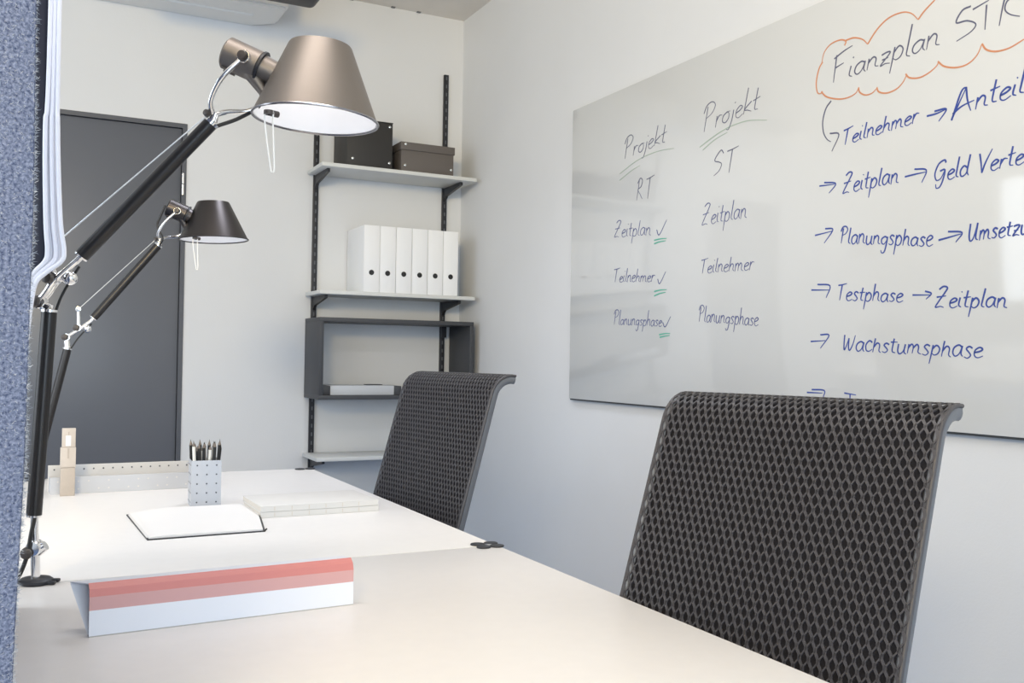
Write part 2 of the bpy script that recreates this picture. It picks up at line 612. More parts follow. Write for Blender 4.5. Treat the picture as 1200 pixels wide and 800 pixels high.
bx = [1.453, 1.534, 1.616, 1.698, 1.780, 1.862]
blab = ['white ring binder at the end of the row farthest from the room corner', 'white ring binder, second in the row from its free end',
        'white ring binder, third in the row from its free end', 'white ring binder, third in the row from the room corner',
        'white ring binder in front of the wall rail, second from the room corner', 'white ring binder closest to the room corner']
b0 = make_binder((bx[0], 4.34, 1.3965), blab[0])
for k in range(1, 6):
    dup(b0, (bx[k], 4.34, 1.3965), blab[k])

# ------------------------------------------------------------------ whiteboard with its handwriting
BXF = 2.008                                   # x of the writing face
wbd = thing('whiteboard', 'large frameless glossy whiteboard covered in blue handwriting on the right wall', 'whiteboard', (BXF, 2.2, 1.53))
m = MB()
m.box(0, .012, -1.20, 1.215, -.602, .597, 0.0015)
m.build('board_panel', M['board'], wbd)
m = MB()
m.box(.004, .012, -1.198, 1.212, -.6075, -.6021)
m.build('lower_edge_shadow', M['board_edge_shadow'], wbd, smooth=False)  # thin dark lower edge, with the gap's shadow put into its colour
for yy in (-1.0, 0, 1.0):
    for zz in (-.45, .45):
        m = MB()
        m.box(.012, .0215, yy - .03, yy + .03, zz - .03, zz + .03)
        m.build('wall_mount', M['black_metal'], wbd, smooth=False)

# one-line handwriting: letters as strokes, baseline 0, x-height 1, (width, strokes)
GL = {
    'a': (1.0, [[(.8, .85), (.5, 1.0), (.15, .75), (.1, .3), (.35, .02), (.65, .25), (.8, .85)], [(.82, .95), (.8, .3), (.98, .02)]]),
    'c': (.8, [[(.72, .85), (.4, 1.0), (.1, .6), (.2, .1), (.5, 0), (.8, .2)]]),
    'd': (1.0, [[(.75, .8), (.4, 1.0), (.1, .6), (.2, .1), (.5, .05), (.8, .5), (.88, 1.9)], [(.88, 1.9), (.8, .5), (1.0, .02)]]),
    'e': (.85, [[(.1, .5), (.5, .62), (.72, .85), (.45, 1.02), (.12, .7), (.15, .2), (.45, 0), (.85, .2)]]),
    'g': (1.0, [[(.8, .85), (.5, 1.0), (.12, .7), (.2, .25), (.5, .15), (.78, .6)], [(.82, 1.0), (.78, 0), (.65, -.75), (.35, -.85), (.2, -.55)]]),
    'h': (.95, [[(.15, 1.9), (.12, .9), (.1, 0)], [(.1, .5), (.4, .98), (.68, .8), (.7, .2), (.92, 0)]]),
    'i': (.45, [[(.15, 1.0), (.12, .25), (.38, .02)], [(.2, 1.45), (.24, 1.53)]]),
    'j': (.5, [[(.3, 1.0), (.25, 0), (.05, -.8), (-.2, -.75)], [(.32, 1.4), (.37, 1.48)]]),
    'k': (.9, [[(.2, 1.95), (.15, 1.0), (.1, 0)], [(.75, 1.0), (.15, .45), (.5, .25), (.88, .0)]]),
    'l': (.45, [[(.2, 1.95), (.15, .8), (.15, .2), (.42, .02)]]),
    'm': (1.4, [[(.1, 1.0), (.1, 0)], [(.1, .6), (.35, 1.0), (.55, .75), (.55, .05)], [(.55, .6), (.85, 1.0), (1.05, .75), (1.08, .2), (1.38, .02)]]),
    'n': (.95, [[(.1, 1.0), (.1, 0)], [(.1, .6), (.4, 1.0), (.66, .8), (.68, .2), (.95, .05)]]),
    'o': (.9, [[(.5, 1.0), (.15, .75), (.12, .25), (.45, .0), (.75, .3), (.72, .8), (.5, 1.0), (.85, .95)]]),
    'p': (.95, [[(.15, 1.05), (.12, 0), (.08, -.9)], [(.12, .6), (.45, 1.02), (.78, .7), (.7, .2), (.4, .02), (.15, .2)]]),
    'r': (.7, [[(.12, 1.0), (.1, 0)], [(.1, .5), (.35, .95), (.68, .9)]]),
    's': (.8, [[(.68, .88), (.4, 1.02), (.18, .8), (.45, .5), (.62, .25), (.4, .0), (.08, .1)]]),
    't': (.7, [[(.32, 1.7), (.28, .8), (.3, .15), (.62, .03)], [(.02, 1.02), (.68, 1.1)]]),
    'u': (1.0, [[(.1, 1.0), (.12, .3), (.35, .02), (.65, .3), (.75, .95)], [(.76, 1.0), (.74, .25), (.98, .02)]]),
    'z': (.9, [[(.1, .95), (.5, 1.05), (.72, .9), (.15, .05), (.5, .1), (.85, .0)], [(.2, .5), (.65, .55)]]),
    'A': (1.35, [[(.05, -.15), (.35, .9), (.65, 1.0), (.62, 1.0)], [(.05, -.1), (.62, 1.0)], [(.62, 1.0), (.85, .45), (1.15, 0)], [(.05, .1), (.55, .3), (1.25, .38)]]),
    'F': (.95, [[(.12, .95), (.15, .5), (.18, 0)], [(.0, .85), (.5, 1.0), (.95, 1.08)], [(.15, .5), (.6, .58)]]),
    'G': (1.15, [[(.9, .85), (.75, 1.0), (.3, .85), (.1, .4), (.3, .05), (.65, .1), (.88, .45)], [(.5, .48), (.9, .5), (.86, .0), (.68, -.32), (.4, -.35), (.3, -.15)]]),
    'P': (.95, [[(.25, .9), (.22, .45), (.2, 0)], [(.0, .7), (.15, .95), (.5, 1.02), (.78, .85), (.62, .6), (.25, .48)]]),
    'R': (1.1, [[(.2, .95), (.18, .5), (.12, 0)], [(.02, .8), (.3, 1.02), (.6, .9), (.5, .62), (.15, .5), (.5, .25), (.8, .02)]]),
    'S': (1.1, [[(.8, .85), (.55, 1.0), (.2, .78), (.12, .6), (.5, .52), (.75, .4), (.6, .15), (.2, -.02)]]),
    'T': (1.0, [[(.0, .92), (.4, .96), (.9, 1.04)], [(.42, .95), (.4, .5), (.38, 0)]]),
    'U': (1.2, [[(.1, 1.0), (.12, .35), (.3, .02), (.6, .15), (.85, .95)], [(.86, 1.0), (.84, .2), (1.1, .02)]]),
    'V': (1.0, [[(.02, 1.0), (.25, .5), (.42, 0)], [(.42, 0), (.6, .5), (.95, 1.1)]]),
    'W': (1.5, [[(.05, 1.0), (.12, .4), (.25, .02), (.45, .35), (.6, .8)], [(.6, .8), (.7, .2), (.9, .02), (1.15, .4), (1.3, 1.0)]]),
    'Z': (1.05, [[(.15, .88), (.45, 1.02), (.75, .95), (.6, .7), (.15, .15), (.1, .0), (.45, .05), (.7, .0)], [(.05, .5), (.75, .56)]]),
}
WORDS = [
    ('Projekt', (3.0349, 1.854), (2.7631, 1.8692), 0.0316, 2.4, 'grey', 0.0028),
    ('Projekt', (2.5608, 1.8583), (2.2798, 1.8779), 0.0334, 2.5, 'grey', 0.0028),
    ('RT', (2.9454, 1.6848), (2.8368, 1.6818), 0.041, 1.77, 'grey', 0.003),
    ('ST', (2.5042, 1.7047), (2.3807, 1.7008), 0.0392, 1.86, 'grey', 0.003),
    ('Zeitplan', (3.09, 1.5632), (2.8465, 1.545), 0.0273, 2.12, 'navy', 0.0027),
    ('Zeitplan', (2.555, 1.5463), (2.3296, 1.544), 0.0292, 2.19, 'navy', 0.0027),
    ('Teilnehmer', (3.0948, 1.3904), (2.8197, 1.3741), 0.0239, 2.27, 'navy', 0.0027),
    ('Teilnehmer', (2.5611, 1.3846), (2.2953, 1.3773), 0.0249, 2.0, 'navy', 0.0027),
    ('Planungsphase', (3.0878, 1.227), (2.7723, 1.2116), 0.0221, 2.43, 'navy', 0.0027),
    ('Planungsphase', (2.5672, 1.2241), (2.2709, 1.2014), 0.0248, 2.11, 'navy', 0.0027),
    ('Fianzplan', (1.9837, 1.8807), (1.622, 1.8858), 0.032, 2.36, 'grey', 0.0034),
    ('Teilnehmer', (1.9404, 1.6954), (1.6841, 1.7071), 0.0229, 2.0, 'blue', 0.0036),
    ('Anteile', (1.5861, 1.6986), (1.3627, 1.7129), 0.0282, 2.0, 'blue', 0.004),
    ('Zeitplan', (1.9357, 1.5612), (1.7439, 1.5618), 0.0254, 2.0, 'blue', 0.0036),
    ('Geld', (1.6391, 1.5474), (1.5374, 1.5456), 0.0252, 2.08, 'blue', 0.0036),
    ('Vertei', (1.5166, 1.5463), (1.3821, 1.5511), 0.0239, 2.0, 'blue', 0.0036),
    ('Planungsphase', (1.9434, 1.4242), (1.6377, 1.3848), 0.0248, 1.82, 'blue', 0.0034),
    ('Umsetzu', (1.5395, 1.3875), (1.3812, 1.3886), 0.0219, 1.82, 'blue', 0.0036),
    ('Testphase', (1.954, 1.2664), (1.7273, 1.2503), 0.0229, 1.9, 'blue', 0.0034),
    ('Zeitplan', (1.6314, 1.2331), (1.4347, 1.2239), 0.0225, 2.09, 'blue', 0.0036),
    ('Wachstumsphase', (1.9305, 1.1273), (1.4962, 1.1068), 0.0261, 1.5, 'blue', 0.0034),
]
STROKES = [
    ('underline', [[(3.0557, 1.8028), (2.9349, 1.8345), (2.814, 1.8437), (2.7122, 1.8359)], [(3.0551, 1.7781), (2.9762, 1.8017), (2.9206, 1.8121)]], 'palegreen', 0.0025),
    ('underline', [[(2.5691, 1.8122), (2.4803, 1.8375), (2.406, 1.85), (2.3245, 1.8497), (2.2418, 1.8331)], [(2.5518, 1.7995), (2.4909, 1.822), (2.4267, 1.8336)]], 'palegreen', 0.003),
    ('check_mark', [[(2.8098, 1.5605), (2.7936, 1.5408), (2.7506, 1.5891)]], 'navy', 0.0032),
    ('underline', [[(2.8248, 1.524), (2.7849, 1.5255), (2.7492, 1.5232)], [(2.8246, 1.5117), (2.7907, 1.5154), (2.7549, 1.5153)]], 'green', 0.0042),
    ('check_mark', [[(2.7999, 1.3827), (2.7875, 1.3655), (2.7527, 1.4056)]], 'navy', 0.0032),
    ('underline', [[(2.8209, 1.3388), (2.781, 1.3423), (2.7454, 1.3417)], [(2.8205, 1.323), (2.7868, 1.3298), (2.7511, 1.3328)]], 'green', 0.0042),
    ('check_mark', [[(2.7667, 1.2261), (2.751, 1.2102), (2.7202, 1.2458)]], 'navy', 0.0032),
    ('underline', [[(2.7873, 1.1826), (2.754, 1.1863), (2.7224, 1.1865)], [(2.7835, 1.1733), (2.7538, 1.1772), (2.7246, 1.1795)]], 'green', 0.0042),
    ('handwritten_letters', [[(1.5337, 1.9551), (1.5574, 1.9521), (1.5744, 1.9277), (1.544, 1.923), (1.5203, 1.9078), (1.5332, 1.8931), (1.573, 1.8815)], [(1.5284, 1.9451), (1.4849, 1.9539)], [(1.4914, 1.9446), (1.4956, 1.8864)], [(1.4419, 1.9531), (1.45, 1.9243), (1.4585, 1.8842)], [(1.4477, 1.9528), (1.4235, 1.9603), (1.4139, 1.9437), (1.4379, 1.9361), (1.4436, 1.9178), (1.4304, 1.9024), (1.4064, 1.8904)]], 'grey', 0.0036),
    ('cloud_outline', [[(1.9314, 1.9742), (1.9274, 1.9848), (1.9471, 1.9944), (1.9828, 1.9928), (2.008, 1.9753), (2.0165, 1.9473)], [(2.0129, 1.9507), (2.0274, 1.9336), (2.0374, 1.8974), (2.0326, 1.8684), (2.0213, 1.8613), (2.0118, 1.8661)], [(2.0177, 1.8659), (1.9954, 1.8457), (1.9522, 1.8294), (1.9172, 1.8254), (1.8899, 1.831), (1.8799, 1.8444)], [(1.8799, 1.8444), (1.8764, 1.8304), (1.8562, 1.8176), (1.8332, 1.8173), (1.8171, 1.8263)], [(1.8172, 1.8289), (1.8106, 1.8154), (1.785, 1.8056), (1.7539, 1.8081), (1.7326, 1.8204), (1.7207, 1.8373)], [(1.7237, 1.8406), (1.7116, 1.8275), (1.682, 1.8199), (1.6531, 1.8246), (1.6305, 1.8355), (1.6238, 1.8458)], [(1.626, 1.8464), (1.6081, 1.8295), (1.5752, 1.8174), (1.5432, 1.8168), (1.5172, 1.8306), (1.503, 1.8551)], [(1.503, 1.8551), (1.4917, 1.8381), (1.4666, 1.8265), (1.4323, 1.8248), (1.3962, 1.8343), (1.3758, 1.8392)], [(1.9295, 1.9871), (1.8985, 1.986), (1.8679, 1.9727), (1.8498, 1.9544)], [(1.8498, 1.9544), (1.8188, 1.9842), (1.7808, 2.0033), (1.7374, 2.0048), (1.7072, 1.9926), (1.6863, 1.9702)], [(1.6863, 1.9702), (1.666, 1.9869), (1.6375, 2.0034), (1.6207, 2.0133)]], 'orange', 0.0036),
    ('arrow', [[(1.9793, 1.8309), (1.9987, 1.8136), (2.0107, 1.7806), (2.0073, 1.7469), (1.9939, 1.725), (1.9793, 1.715)], [(1.9832, 1.7392), (1.9496, 1.7296), (1.9754, 1.6871)]], 'grey', 0.0036),
    ('arrow', [[(1.6578, 1.7164), (1.6294, 1.7164), (1.6027, 1.7209)], [(1.6351, 1.7234), (1.6005, 1.7213), (1.6225, 1.6956)]], 'blue', 0.004),
    ('arrow', [[(2.0212, 1.596), (1.9631, 1.5924)], [(2.0029, 1.6031), (1.9595, 1.5935), (1.9843, 1.5702)]], 'blue', 0.0036),
    ('arrow', [[(1.7237, 1.5738), (1.688, 1.5753), (1.6601, 1.5755)], [(1.694, 1.5886), (1.6579, 1.58), (1.6715, 1.5506)]], 'blue', 0.0036),
    ('arrow', [[(2.0365, 1.4563), (1.9722, 1.4612)], [(1.9976, 1.4712), (1.9686, 1.4651), (2.0007, 1.4306)]], 'blue', 0.0036),
    ('arrow', [[(1.6206, 1.3992), (1.5903, 1.4032), (1.557, 1.408)], [(1.5932, 1.4176), (1.5538, 1.4109), (1.5713, 1.3894)]], 'blue', 0.0038),
    ('arrow', [[(2.0487, 1.3002), (1.9809, 1.2963)], [(2.025, 1.3147), (1.9775, 1.308), (1.9915, 1.2752)]], 'blue', 0.0036),
    ('arrow', [[(1.697, 1.2673), (1.642, 1.2644)], [(1.6592, 1.275), (1.6403, 1.2681), (1.6561, 1.2545)]], 'blue', 0.0036),
    ('arrow', [[(2.049, 1.152), (1.9936, 1.1542)], [(2.0121, 1.1707), (1.9793, 1.1686), (2.0116, 1.1325)]], 'blue', 0.0036),
    ('arrow', [[(2.0622, 1.0052), (2.0026, 1.0058)], [(2.0434, 1.0141), (1.9955, 1.0132), (1.9989, 0.9941)]], 'blue', 0.0036),
    ('handwritten_letters', [[(1.921, 1.009), (1.8801, 1.0054)], [(1.9004, 1.0062), (1.902, 0.972)]], 'blue', 0.0036),
]



def ribbon(m, pts, w, layer=0.0):
    """a flat pen stroke on the board face; pts are (y, z) in world metres"""
    pts = smooth_line([(p[0], p[1]) for p in pts], 5)
    L, R_ = [], []
    n = len(pts)
    for i, p in enumerate(pts):
        t = pts[min(i + 1, n - 1)] - pts[max(i - 1, 0)]
        if t.length < 1e-7:
            t = Vector((1, 0))
        t.normalize()
        nn = Vector((-t.y, t.x))
        ww = w * .5 * (0.75 + 0.5 * math.sin(1.3 + 2.1 * i / max(1, n - 1)))
        L.append(p + nn * ww)
        R_.append(p - nn * ww)
    x0, x1 = -.0007 - layer, -.0002
    vv = []
    for a, b in zip(L, R_):
        vv += [(x0, a.x - 2.2, a.y - 1.53), (x0, b.x - 2.2, b.y - 1.53), (x1, a.x - 2.2, a.y - 1.53), (x1, b.x - 2.2, b.y - 1.53)]
    ff = [(0, 1, 3, 2), (4 * n - 4, 4 * n - 3, 4 * n - 1, 4 * n - 2)]
    for i in range(n - 1):
        a, b = 4 * i, 4 * i + 4
        ff += [(a, a + 1, b + 1, b), (a, b, b + 2, a + 2), (a + 1, a + 3, b + 3, b + 1)]
    m.faces(vv, ff)


for (txt, p0, p1, xh, capr, ink, wd) in WORDS:
    a, b = Vector(p0), Vector(p1)
    adv = sum(GL[ch][0] * (capr * .62 if ch.isupper() else 1.0) for ch in txt)
    ex = (b - a) / adv
    ez = Vector((0, xh))
    m = MB()
    u0 = 0.0
    k = 0
    for ch in txt:
        w_, strokes = GL[ch]
        wob = 1 + .08 * math.sin(5.3 * u0 + len(txt))
        up = ch.isupper()
        sx = capr * .62 if up else 1.0
        sz = capr if up else 1.0
        if not up:
            sz = 1.0
        for st in strokes:
            q = []
            for (px, pz) in st:
                zz = pz * sz
                if not up and pz > 1.05:
                    zz = 1.0 + (pz - 1.0) * (capr - 1.0) / 0.95
                q.append(a + ex * (u0 + px * sx + .16 * zz) + ez * (zz * wob + 0.05 * math.sin(3.1 * u0)))
            ribbon(m, q, wd, 0.00005 * (k % 3))
            k += 1
        u0 += w_ * sx
    m.build('handwritten_word', M['ink_' + ink], wbd, smooth=False)
for (nm, lines, ink, wd) in STROKES:
    m = MB()
    for k, st in enumerate(lines):
        ribbon(m, st, wd, 0.00005 * (k % 3))
    o = m.build(nm, M['ink_' + ink], wbd, smooth=False)
    if nm == 'cloud_outline':
        o['label'] = 'orange cloud drawn around the heading'
    elif ink == 'green':
        o['label'] = 'short double green underline'

# ------------------------------------------------------------------ air conditioner and hung box near the ceiling
t = thing('air_conditioner', 'white air conditioner unit high on the back wall', 'air conditioner', (0.5, YB, 2.66))
m = MB()
ax1 = 1.027 - .5
prof = [(-.72, -.003), (ax1 - .103, -.003), (ax1 - .001, -.086), (ax1, -.30), (-.72, -.30)]
m.prism([(p[0], p[1]) for p in prof], 2, 0.012, .19)
m.build('housing', M['ac_white'], t, smooth=False)
m = MB()
m.prism([(-.70, -.003), (ax1 - .11, -.003), (ax1 - .012, -.09), (ax1 - .012, -.29), (-.70, -.29)], 2, .001, .0125)
m.build('underside_tray', M['ac_white'], t, smooth=False)
m = MB()
m.tube([(-.68, -.155, .002), (ax1 - .13, -.155, .002)], .010, 12)
m.build('air_louvre', M['ac_white'], t)
t = thing('projector', 'black rounded box hung under the ceiling in front of the white air conditioner', 'projector', (0.72, 3.98, 2.60))
m = MB()
m.box(-.38, .37, -.12, .12, 0, .075, 0.03, 5)
m.build('projector_body', M['black_metal'], t)
m = MB()
m.tube([(0, 0, .075), (0, 0, ZC - 2.60)], .018, 16)
m.lathe([(.06, 0), (.06, .012), (.02, .02)], (0, 0, ZC - 2.60 - .0205))
m.build('ceiling_mount', M['black_metal'], t)

# ------------------------------------------------------------------ mesh-back chairs
def make_chair(bx_, by_, rz, lean, label):
    """bx_, by_: centre of the backrest at desk height; the seat lies towards -x before the turn"""
    back = Vector((math.cos(rz), math.sin(rz), 0))
    off = .27                                        # backrest behind the column at desk height
    base = Vector((bx_, by_, 0)) - back * off
    t = thing('office_chair', label, 'chair', base, rz, 'black mesh office chairs along the aisle side of the desks')
    W = .46
    R_ = .066

    def prof(h):
        """point (x, z) and outward normal of the backrest line at arc length h from desk height"""
        hs = .292
        if h <= hs:
            return Vector((off + math.sin(lean) * h, .72 + math.cos(lean) * h)), Vector((math.cos(lean), -math.sin(lean)))
        a = lean + (h - hs) / R_
        amax = math.radians(100)
        ex = 0.0
        if a > amax:
            ex = (a - amax) * R_
            a = amax
        p0 = Vector((off + math.sin(lean) * hs, .72 + math.cos(lean) * hs))
        c = p0 + Vector((math.cos(lean), -math.sin(lean))) * R_
        p = c - Vector((math.cos(a), -math.sin(a))) * R_ + Vector((math.sin(a), math.cos(a))) * ex
        return p, Vector((math.cos(a), -math.sin(a)))
    h0, h1 = -.24, .292 + R_ * (math.radians(101) - lean)
    # side and top frame: flattened tube; end rails join the two sides
    hs_ = [h0 + (h1 - h0) * i / 44 for i in range(45)]
    for s in (-1, 1):
        rings = []
        for h in hs_:
            p, n = prof(h)
            tn = Vector((-n.y, n.x))
            rr = []
            for k in range(14):
                a = 2 * PI * k / 14
                cu, cn = math.cos(a), math.sin(a)
                q = p + n * (cn * .0115 + .0118)
                rr.append((q.x, s * (W / 2 - .0065) + cu * .0065, q.y))
            rings.append(rr)
        m = MB()
        m.rings(rings)
        m.build('side_frame', M['frame'], t)
    for nm, h, r in (('top_rail', h1 - .008, .008), ('lower_rail', h0 + .02, .011)):
        p, n = prof(h)
        q = p + n * .0125
        m = MB()
        m.tube([(q.x, -W / 2 + .012, q.y), (q.x, W / 2 - .012, q.y)], r, 14)
        m.build(nm, M['frame'], t)
    # woven mesh: zigzag strands that touch and open into a diamond lattice, over a dark second layer
    m = MB()
    m.mi = 1
    nu, nh = 2, 60
    hh = [h0 + .01 + (h1 - h0 - .012) * i / nh for i in range(nh + 1)]
    vv, ff = [], []
    for j, h in enumerate(hh):
        p, n = prof(h)
        for i in range(2):
            q = p + n * .0042
            vv.append((q.x, (W / 2 - .003) * (1 - 2 * i), q.y))
    for j in range(nh):
        ff.append((2 * j, 2 * j + 1, 2 * j + 3, 2 * j + 2))
    m.faces(vv, ff)
    m.mi = 0
    N, T = 66, .0265
    pit = (W - .010) / N
    spp = 6
    steps = int((h1 - h0 - .012) / T * spp)
    for i in range(N + 1):
        u = -W / 2 + .005 + pit * i
        ph = 0.0 if i % 2 == 0 else PI
        rings = []
        for j in range(steps + 1):
            h = h0 + .01 + j * T / spp
            p, n = prof(min(h, h1))
            du = pit * .5 * math.sin(2 * PI * j / spp + ph)
            uu = max(-W / 2 + .003, min(W / 2 - .003, u + du))
            hw = .0019 + .0007 * math.cos(2 * PI * j / spp + ph)
            fr = p - n * .0012
            bk_ = p + n * .0012
            rings.append([(fr.x, uu - hw, fr.y), (fr.x, uu + hw, fr.y), (bk_.x, uu + hw, bk_.y), (bk_.x, uu - hw, bk_.y)])
        m.rings(rings)
    for s in (-1, 1):
        rings = []
        for h in hs_:
            p, n = prof(h)
            rr = []
            for k in range(10):
                a = 2 * PI * k / 10
                q = p + n * (.0022 + .0034 * math.cos(a))
                rr.append((q.x, s * (W / 2 - .0022) + .0034 * math.sin(a), q.y))
            rings.append(rr)
        m.rings(rings)
    m.build('mesh_backrest', [M['mesh'], M['mesh_back']], t, smooth=False)
    # seat, column and five-star base under the desk
    m = MB()
    m.box(-.22, .235, -.235, .235, .43, .475, 0.02, 4)
    m.build('seat', M['seat'], t)
    m = MB()
    p, n = prof(h0 + .02)
    for s in (-1, 1):
        m.tube([(p.x + .004, s * .15, p.y), (p.x - .02, s * .15, .43), (.06, s * .12, .405), (.0, s * .03, .395)], .012, 12)
    m.build('back_bracket', M['frame'], t)
    m = MB()
    m.box(-.10, .10, -.07, .07, .375, .43, 0.01)
    m.build('tilt_mechanism', M['black_metal'], t)
    m = MB()
    m.tube([(0, 0, .09), (0, 0, .24)], .026, 20)
    m.tube([(0, 0, .24), (0, 0, .38)], .015, 20)
    m.build('gas_column', M['black_metal'], t)
    for k in range(5):
        a = 2 * PI * k / 5 + .3
        ca, sa = math.cos(a), math.sin(a)
        m = MB()
        m.tube([(.02 * ca, .02 * sa, .115), (.15 * ca, .15 * sa, .10), (.30 * ca, .30 * sa, .078)], [.022, .018, .013], 12)
        lg = m.build('leg', M['frame'], t)
        m = MB()
        cx_, cy_ = .30 * ca, .30 * sa
        for s in (-1, 1):
            m.lathe([(.004, -.009), (.026, -.009), (.028, -.006), (.028, .006), (.026, .009), (.004, .009)],
                    (cx_ - s * sa * .013, cy_ + s * ca * .013, .0282), (-sa, ca, 0), 20)
        m.tube([(cx_, cy_, .03), (cx_, cy_, .085)], .006, 10)
        c = m.build('caster', M['black_metal'], lg)
    return t


make_chair(0.912, 1.054, .274, .350, 'black mesh office chair with a curled top, nearest to the camera')
make_chair(0.925, 2.365, .15, .280, 'black mesh office chair pushed up to the desk with the notebooks')

# ------------------------------------------------------------------ articulated desk lamps
def make_lamp(name_label, loc, rz, g, shade_mat, r_arm, head_mat):
    """g: joint positions (s, z) in the lamp's own plane, measured from the foot on the desk"""
    t = thing('desk_lamp', name_label, 'desk lamp', loc, rz, 'articulated desk lamps on the desks')

    def P(k, y=0.0, ds=0.0, dz=0.0):
        return Vector((g[k][0] + ds, y, g[k][1] + dz))
    # foot: black clamp plate with notched rim
    m = MB()
    m.lathe([(.001, 0), (.024, 0), (.026, .002), (.026, .006), (.022, .009), (.012, .010), (.001, .010)], seg=36)
    m.box(.018, .034, -.013, -.004, .001, .006, 0.0015)
    m.box(.018, .034, .004, .013, .001, .006, 0.0015)
    m.build('foot_clamp', M['black_metal'], t)
    # chrome stem with a screw joint
    lo, lt = P('low_bottom'), P('low_top')
    m = MB()
    kz = lo.z * .52
    m.tube([(0, 0, .010), (g['low_bottom'][0] * .4, 0, kz)], .0068, 16)
    m.tube([(g['low_bottom'][0] * .4, 0, kz), lo + (lo - lt).normalized() * -.005], .0058, 16)
    c = Vector((g['low_bottom'][0] * .4, 0, kz))
    m.lathe([(.001, -.013), (.011, -.012), (.0125, -.008), (.0125, .008), (.011, .012), (.001, .013)], c, (0, 1, 0), 24)
    m.tube([c + Vector((.004, 0, -.004)), c + Vector((.016, 0, .004))], [.010, .008], 14)
    st = m.build('stem', M['chrome'], t)
    m = MB()
    m.lathe([(.001, 0), (.009, 0), (.010, .003), (.008, .008), (.001, .009)], c + Vector((-.006, -.012, -.006)), (-.5, -1, 0), 16)
    m.build('clamp_knob', M['knob'], st)
    # lower arm
    m = MB()
    m.tube([lo, lt], r_arm, 24)
    la = m.build('lower_arm', M['tube'], t)
    d = (lt - lo).normalized()
    m = MB()
    m.tube([lt - d * .001, lt + d * .003], r_arm * 1.06, 24)
    m.tube([lo - d * .003, lo + d * .001], r_arm * .95, 24)
    m.build('end_ring', M['chrome'], la)
    # elbow: chrome castings, knobs, ball and the lever that carries the tension wire
    e, k2, ul, uh = P('elbow'), P('knob'), P('up_bottom'), P('up_top')
    m = MB()
    m.tube([lt + d * .003, e + Vector((0, 0, -.002))], [.009, .0075], 14)
    for y in (-.006, .006):
        m.tube(smooth_line([e + Vector((0, y, 0)), (e + k2) / 2 + Vector((.003, y * 1.1, -.002)), k2 + Vector((.004, y, -.004)), ul, ul + (uh - ul).normalized() * .014], 4), .0052, 12)
    m.lathe([(.001, -.010), (.010, -.010), (.011, -.007), (.011, .007), (.010, .010), (.001, .010)], e, (0, 1, 0), 24)
    m.lathe([(.001, -.010), (.010, -.010), (.011, -.007), (.011, .007), (.010, .010), (.001, .010)], k2, (0, 1, 0), 24)
    m.sphere(k2 + (ul - k2) * .45 + Vector((.010, 0, -.012)), .0115)
    m.tube([k2, k2 + (ul - k2) * .45 + Vector((.010, 0, -.012))], .005, 10)
    fin = P('lever')
    m.tube([k2 + Vector((.002, 0, .004)), fin], [.0055, .0048], 12)
    m.lathe([(.001, -.008), (.0075, -.007), (.0075, .007), (.001, .008)], fin, (0, 1, 0), 16)
    m.build('elbow_joint', M['chrome'], t)
    m = MB()
    for c in (e, k2):
        m.lathe([(.001, 0), (.0085, 0), (.0095, .003), (.0085, .009), (.001, .0105)], c + Vector((-.002, -.010, 0)), (-.25, -1, 0), 18)
    m.build('joint_knob', M['knob'], t)
    # upper arm
    d = (uh - ul).normalized()
    m = MB()
    m.tube([ul + d * .012, uh], r_arm * 1.0, 24)
    ua = m.build('upper_arm', M['tube'], t)
    m = MB()
    m.tube([uh - d * .001, uh + d * .004], r_arm * 1.05, 24)
    m.tube([ul + d * .009, ul + d * .013], r_arm * .98, 24)
    m.build('end_ring', M['chrome'], ua)
    # fork that carries the head
    f0, pv, lug = P('fork'), P('pivot'), P('lug')
    m = MB()
    root = uh + d * .004
    m.tube([root, f0 + d * .006], [.0075, .006], 14)
    near = smooth_line([f0, f0 + Vector((.000, -.016, .022)), f0 + (pv - f0) * .45 + Vector((-.004, -.031, .014)), pv + Vector((0, -.031, 0))], 6)
    far = smooth_line([f0, f0 + Vector((.018, .012, .010)), f0 + (lug - f0) * .55 + Vector((.004, .028, -.002)), lug + Vector((0, .022, 0))], 6)
    m.tube(near, .0043, 12)
    m.tube(far, .0043, 12)
    m.lathe([(.001, -.004), (.010, -.004), (.011, 0), (.010, .004), (.001, .004)], pv + Vector((0, -.031, 0)), (0, 1, 0), 20)
    fk = m.build('fork', M['chrome'], t)
    m = MB()
    m.lathe([(.001, 0), (.0085, 0), (.009, .003), (.007, .009), (.001, .010)], pv + Vector((0, -.034, 0)), (-.2, -1, 0), 18)
    m.lathe([(.001, 0), (.0055, 0), (.0065, .003), (.005, .008), (.001, .009)], f0 + Vector((-.006, -.004, .002)), (-.6, -1, .2), 16)
    m.build('fork_knob', M['knob'], fk)
    # head: short drum with black ring and neck
    ha, hb = P('head_a'), P('head_b')
    ax = (hb - ha).normalized()
    L = (hb - ha).length
    m = MB()
    m.lathe([(.001, 0), (.023, 0), (.0265, .003), (.0265, L - .002), (.024, L), (.001, L)], ha, ax, 36)
    for y in (-.010, .010):
        pz = ha + ax * .006 + Vector((0, y, 0)) + ax.cross(Vector((0, 1, 0))) * -.0268
        m.tube([pz, pz + ax * .020], .0016, 8)
    sgn = Vector((0, -.006, 0))
    m.tube([ha + ax * (L * .72) + sgn + Vector((0, 0, -.016)), lug + sgn * 1.2 + Vector((0, 0, -.004))], [.012, .007], 14)
    hd = m.build('lamp_head', head_mat, t)
    m = MB()
    m.lathe([(.010, 0), (.0285, 0), (.0285, .004), (.010, .004)], ha + ax * L, ax, 36)
    m.build('head_ring', M['black_metal'], hd)
    m = MB()
    m.lathe([(.001, 0), (.023, 0), (.022, .012), (.020, .030), (.001, .030)], ha + ax * (L + .004), ax, 36)
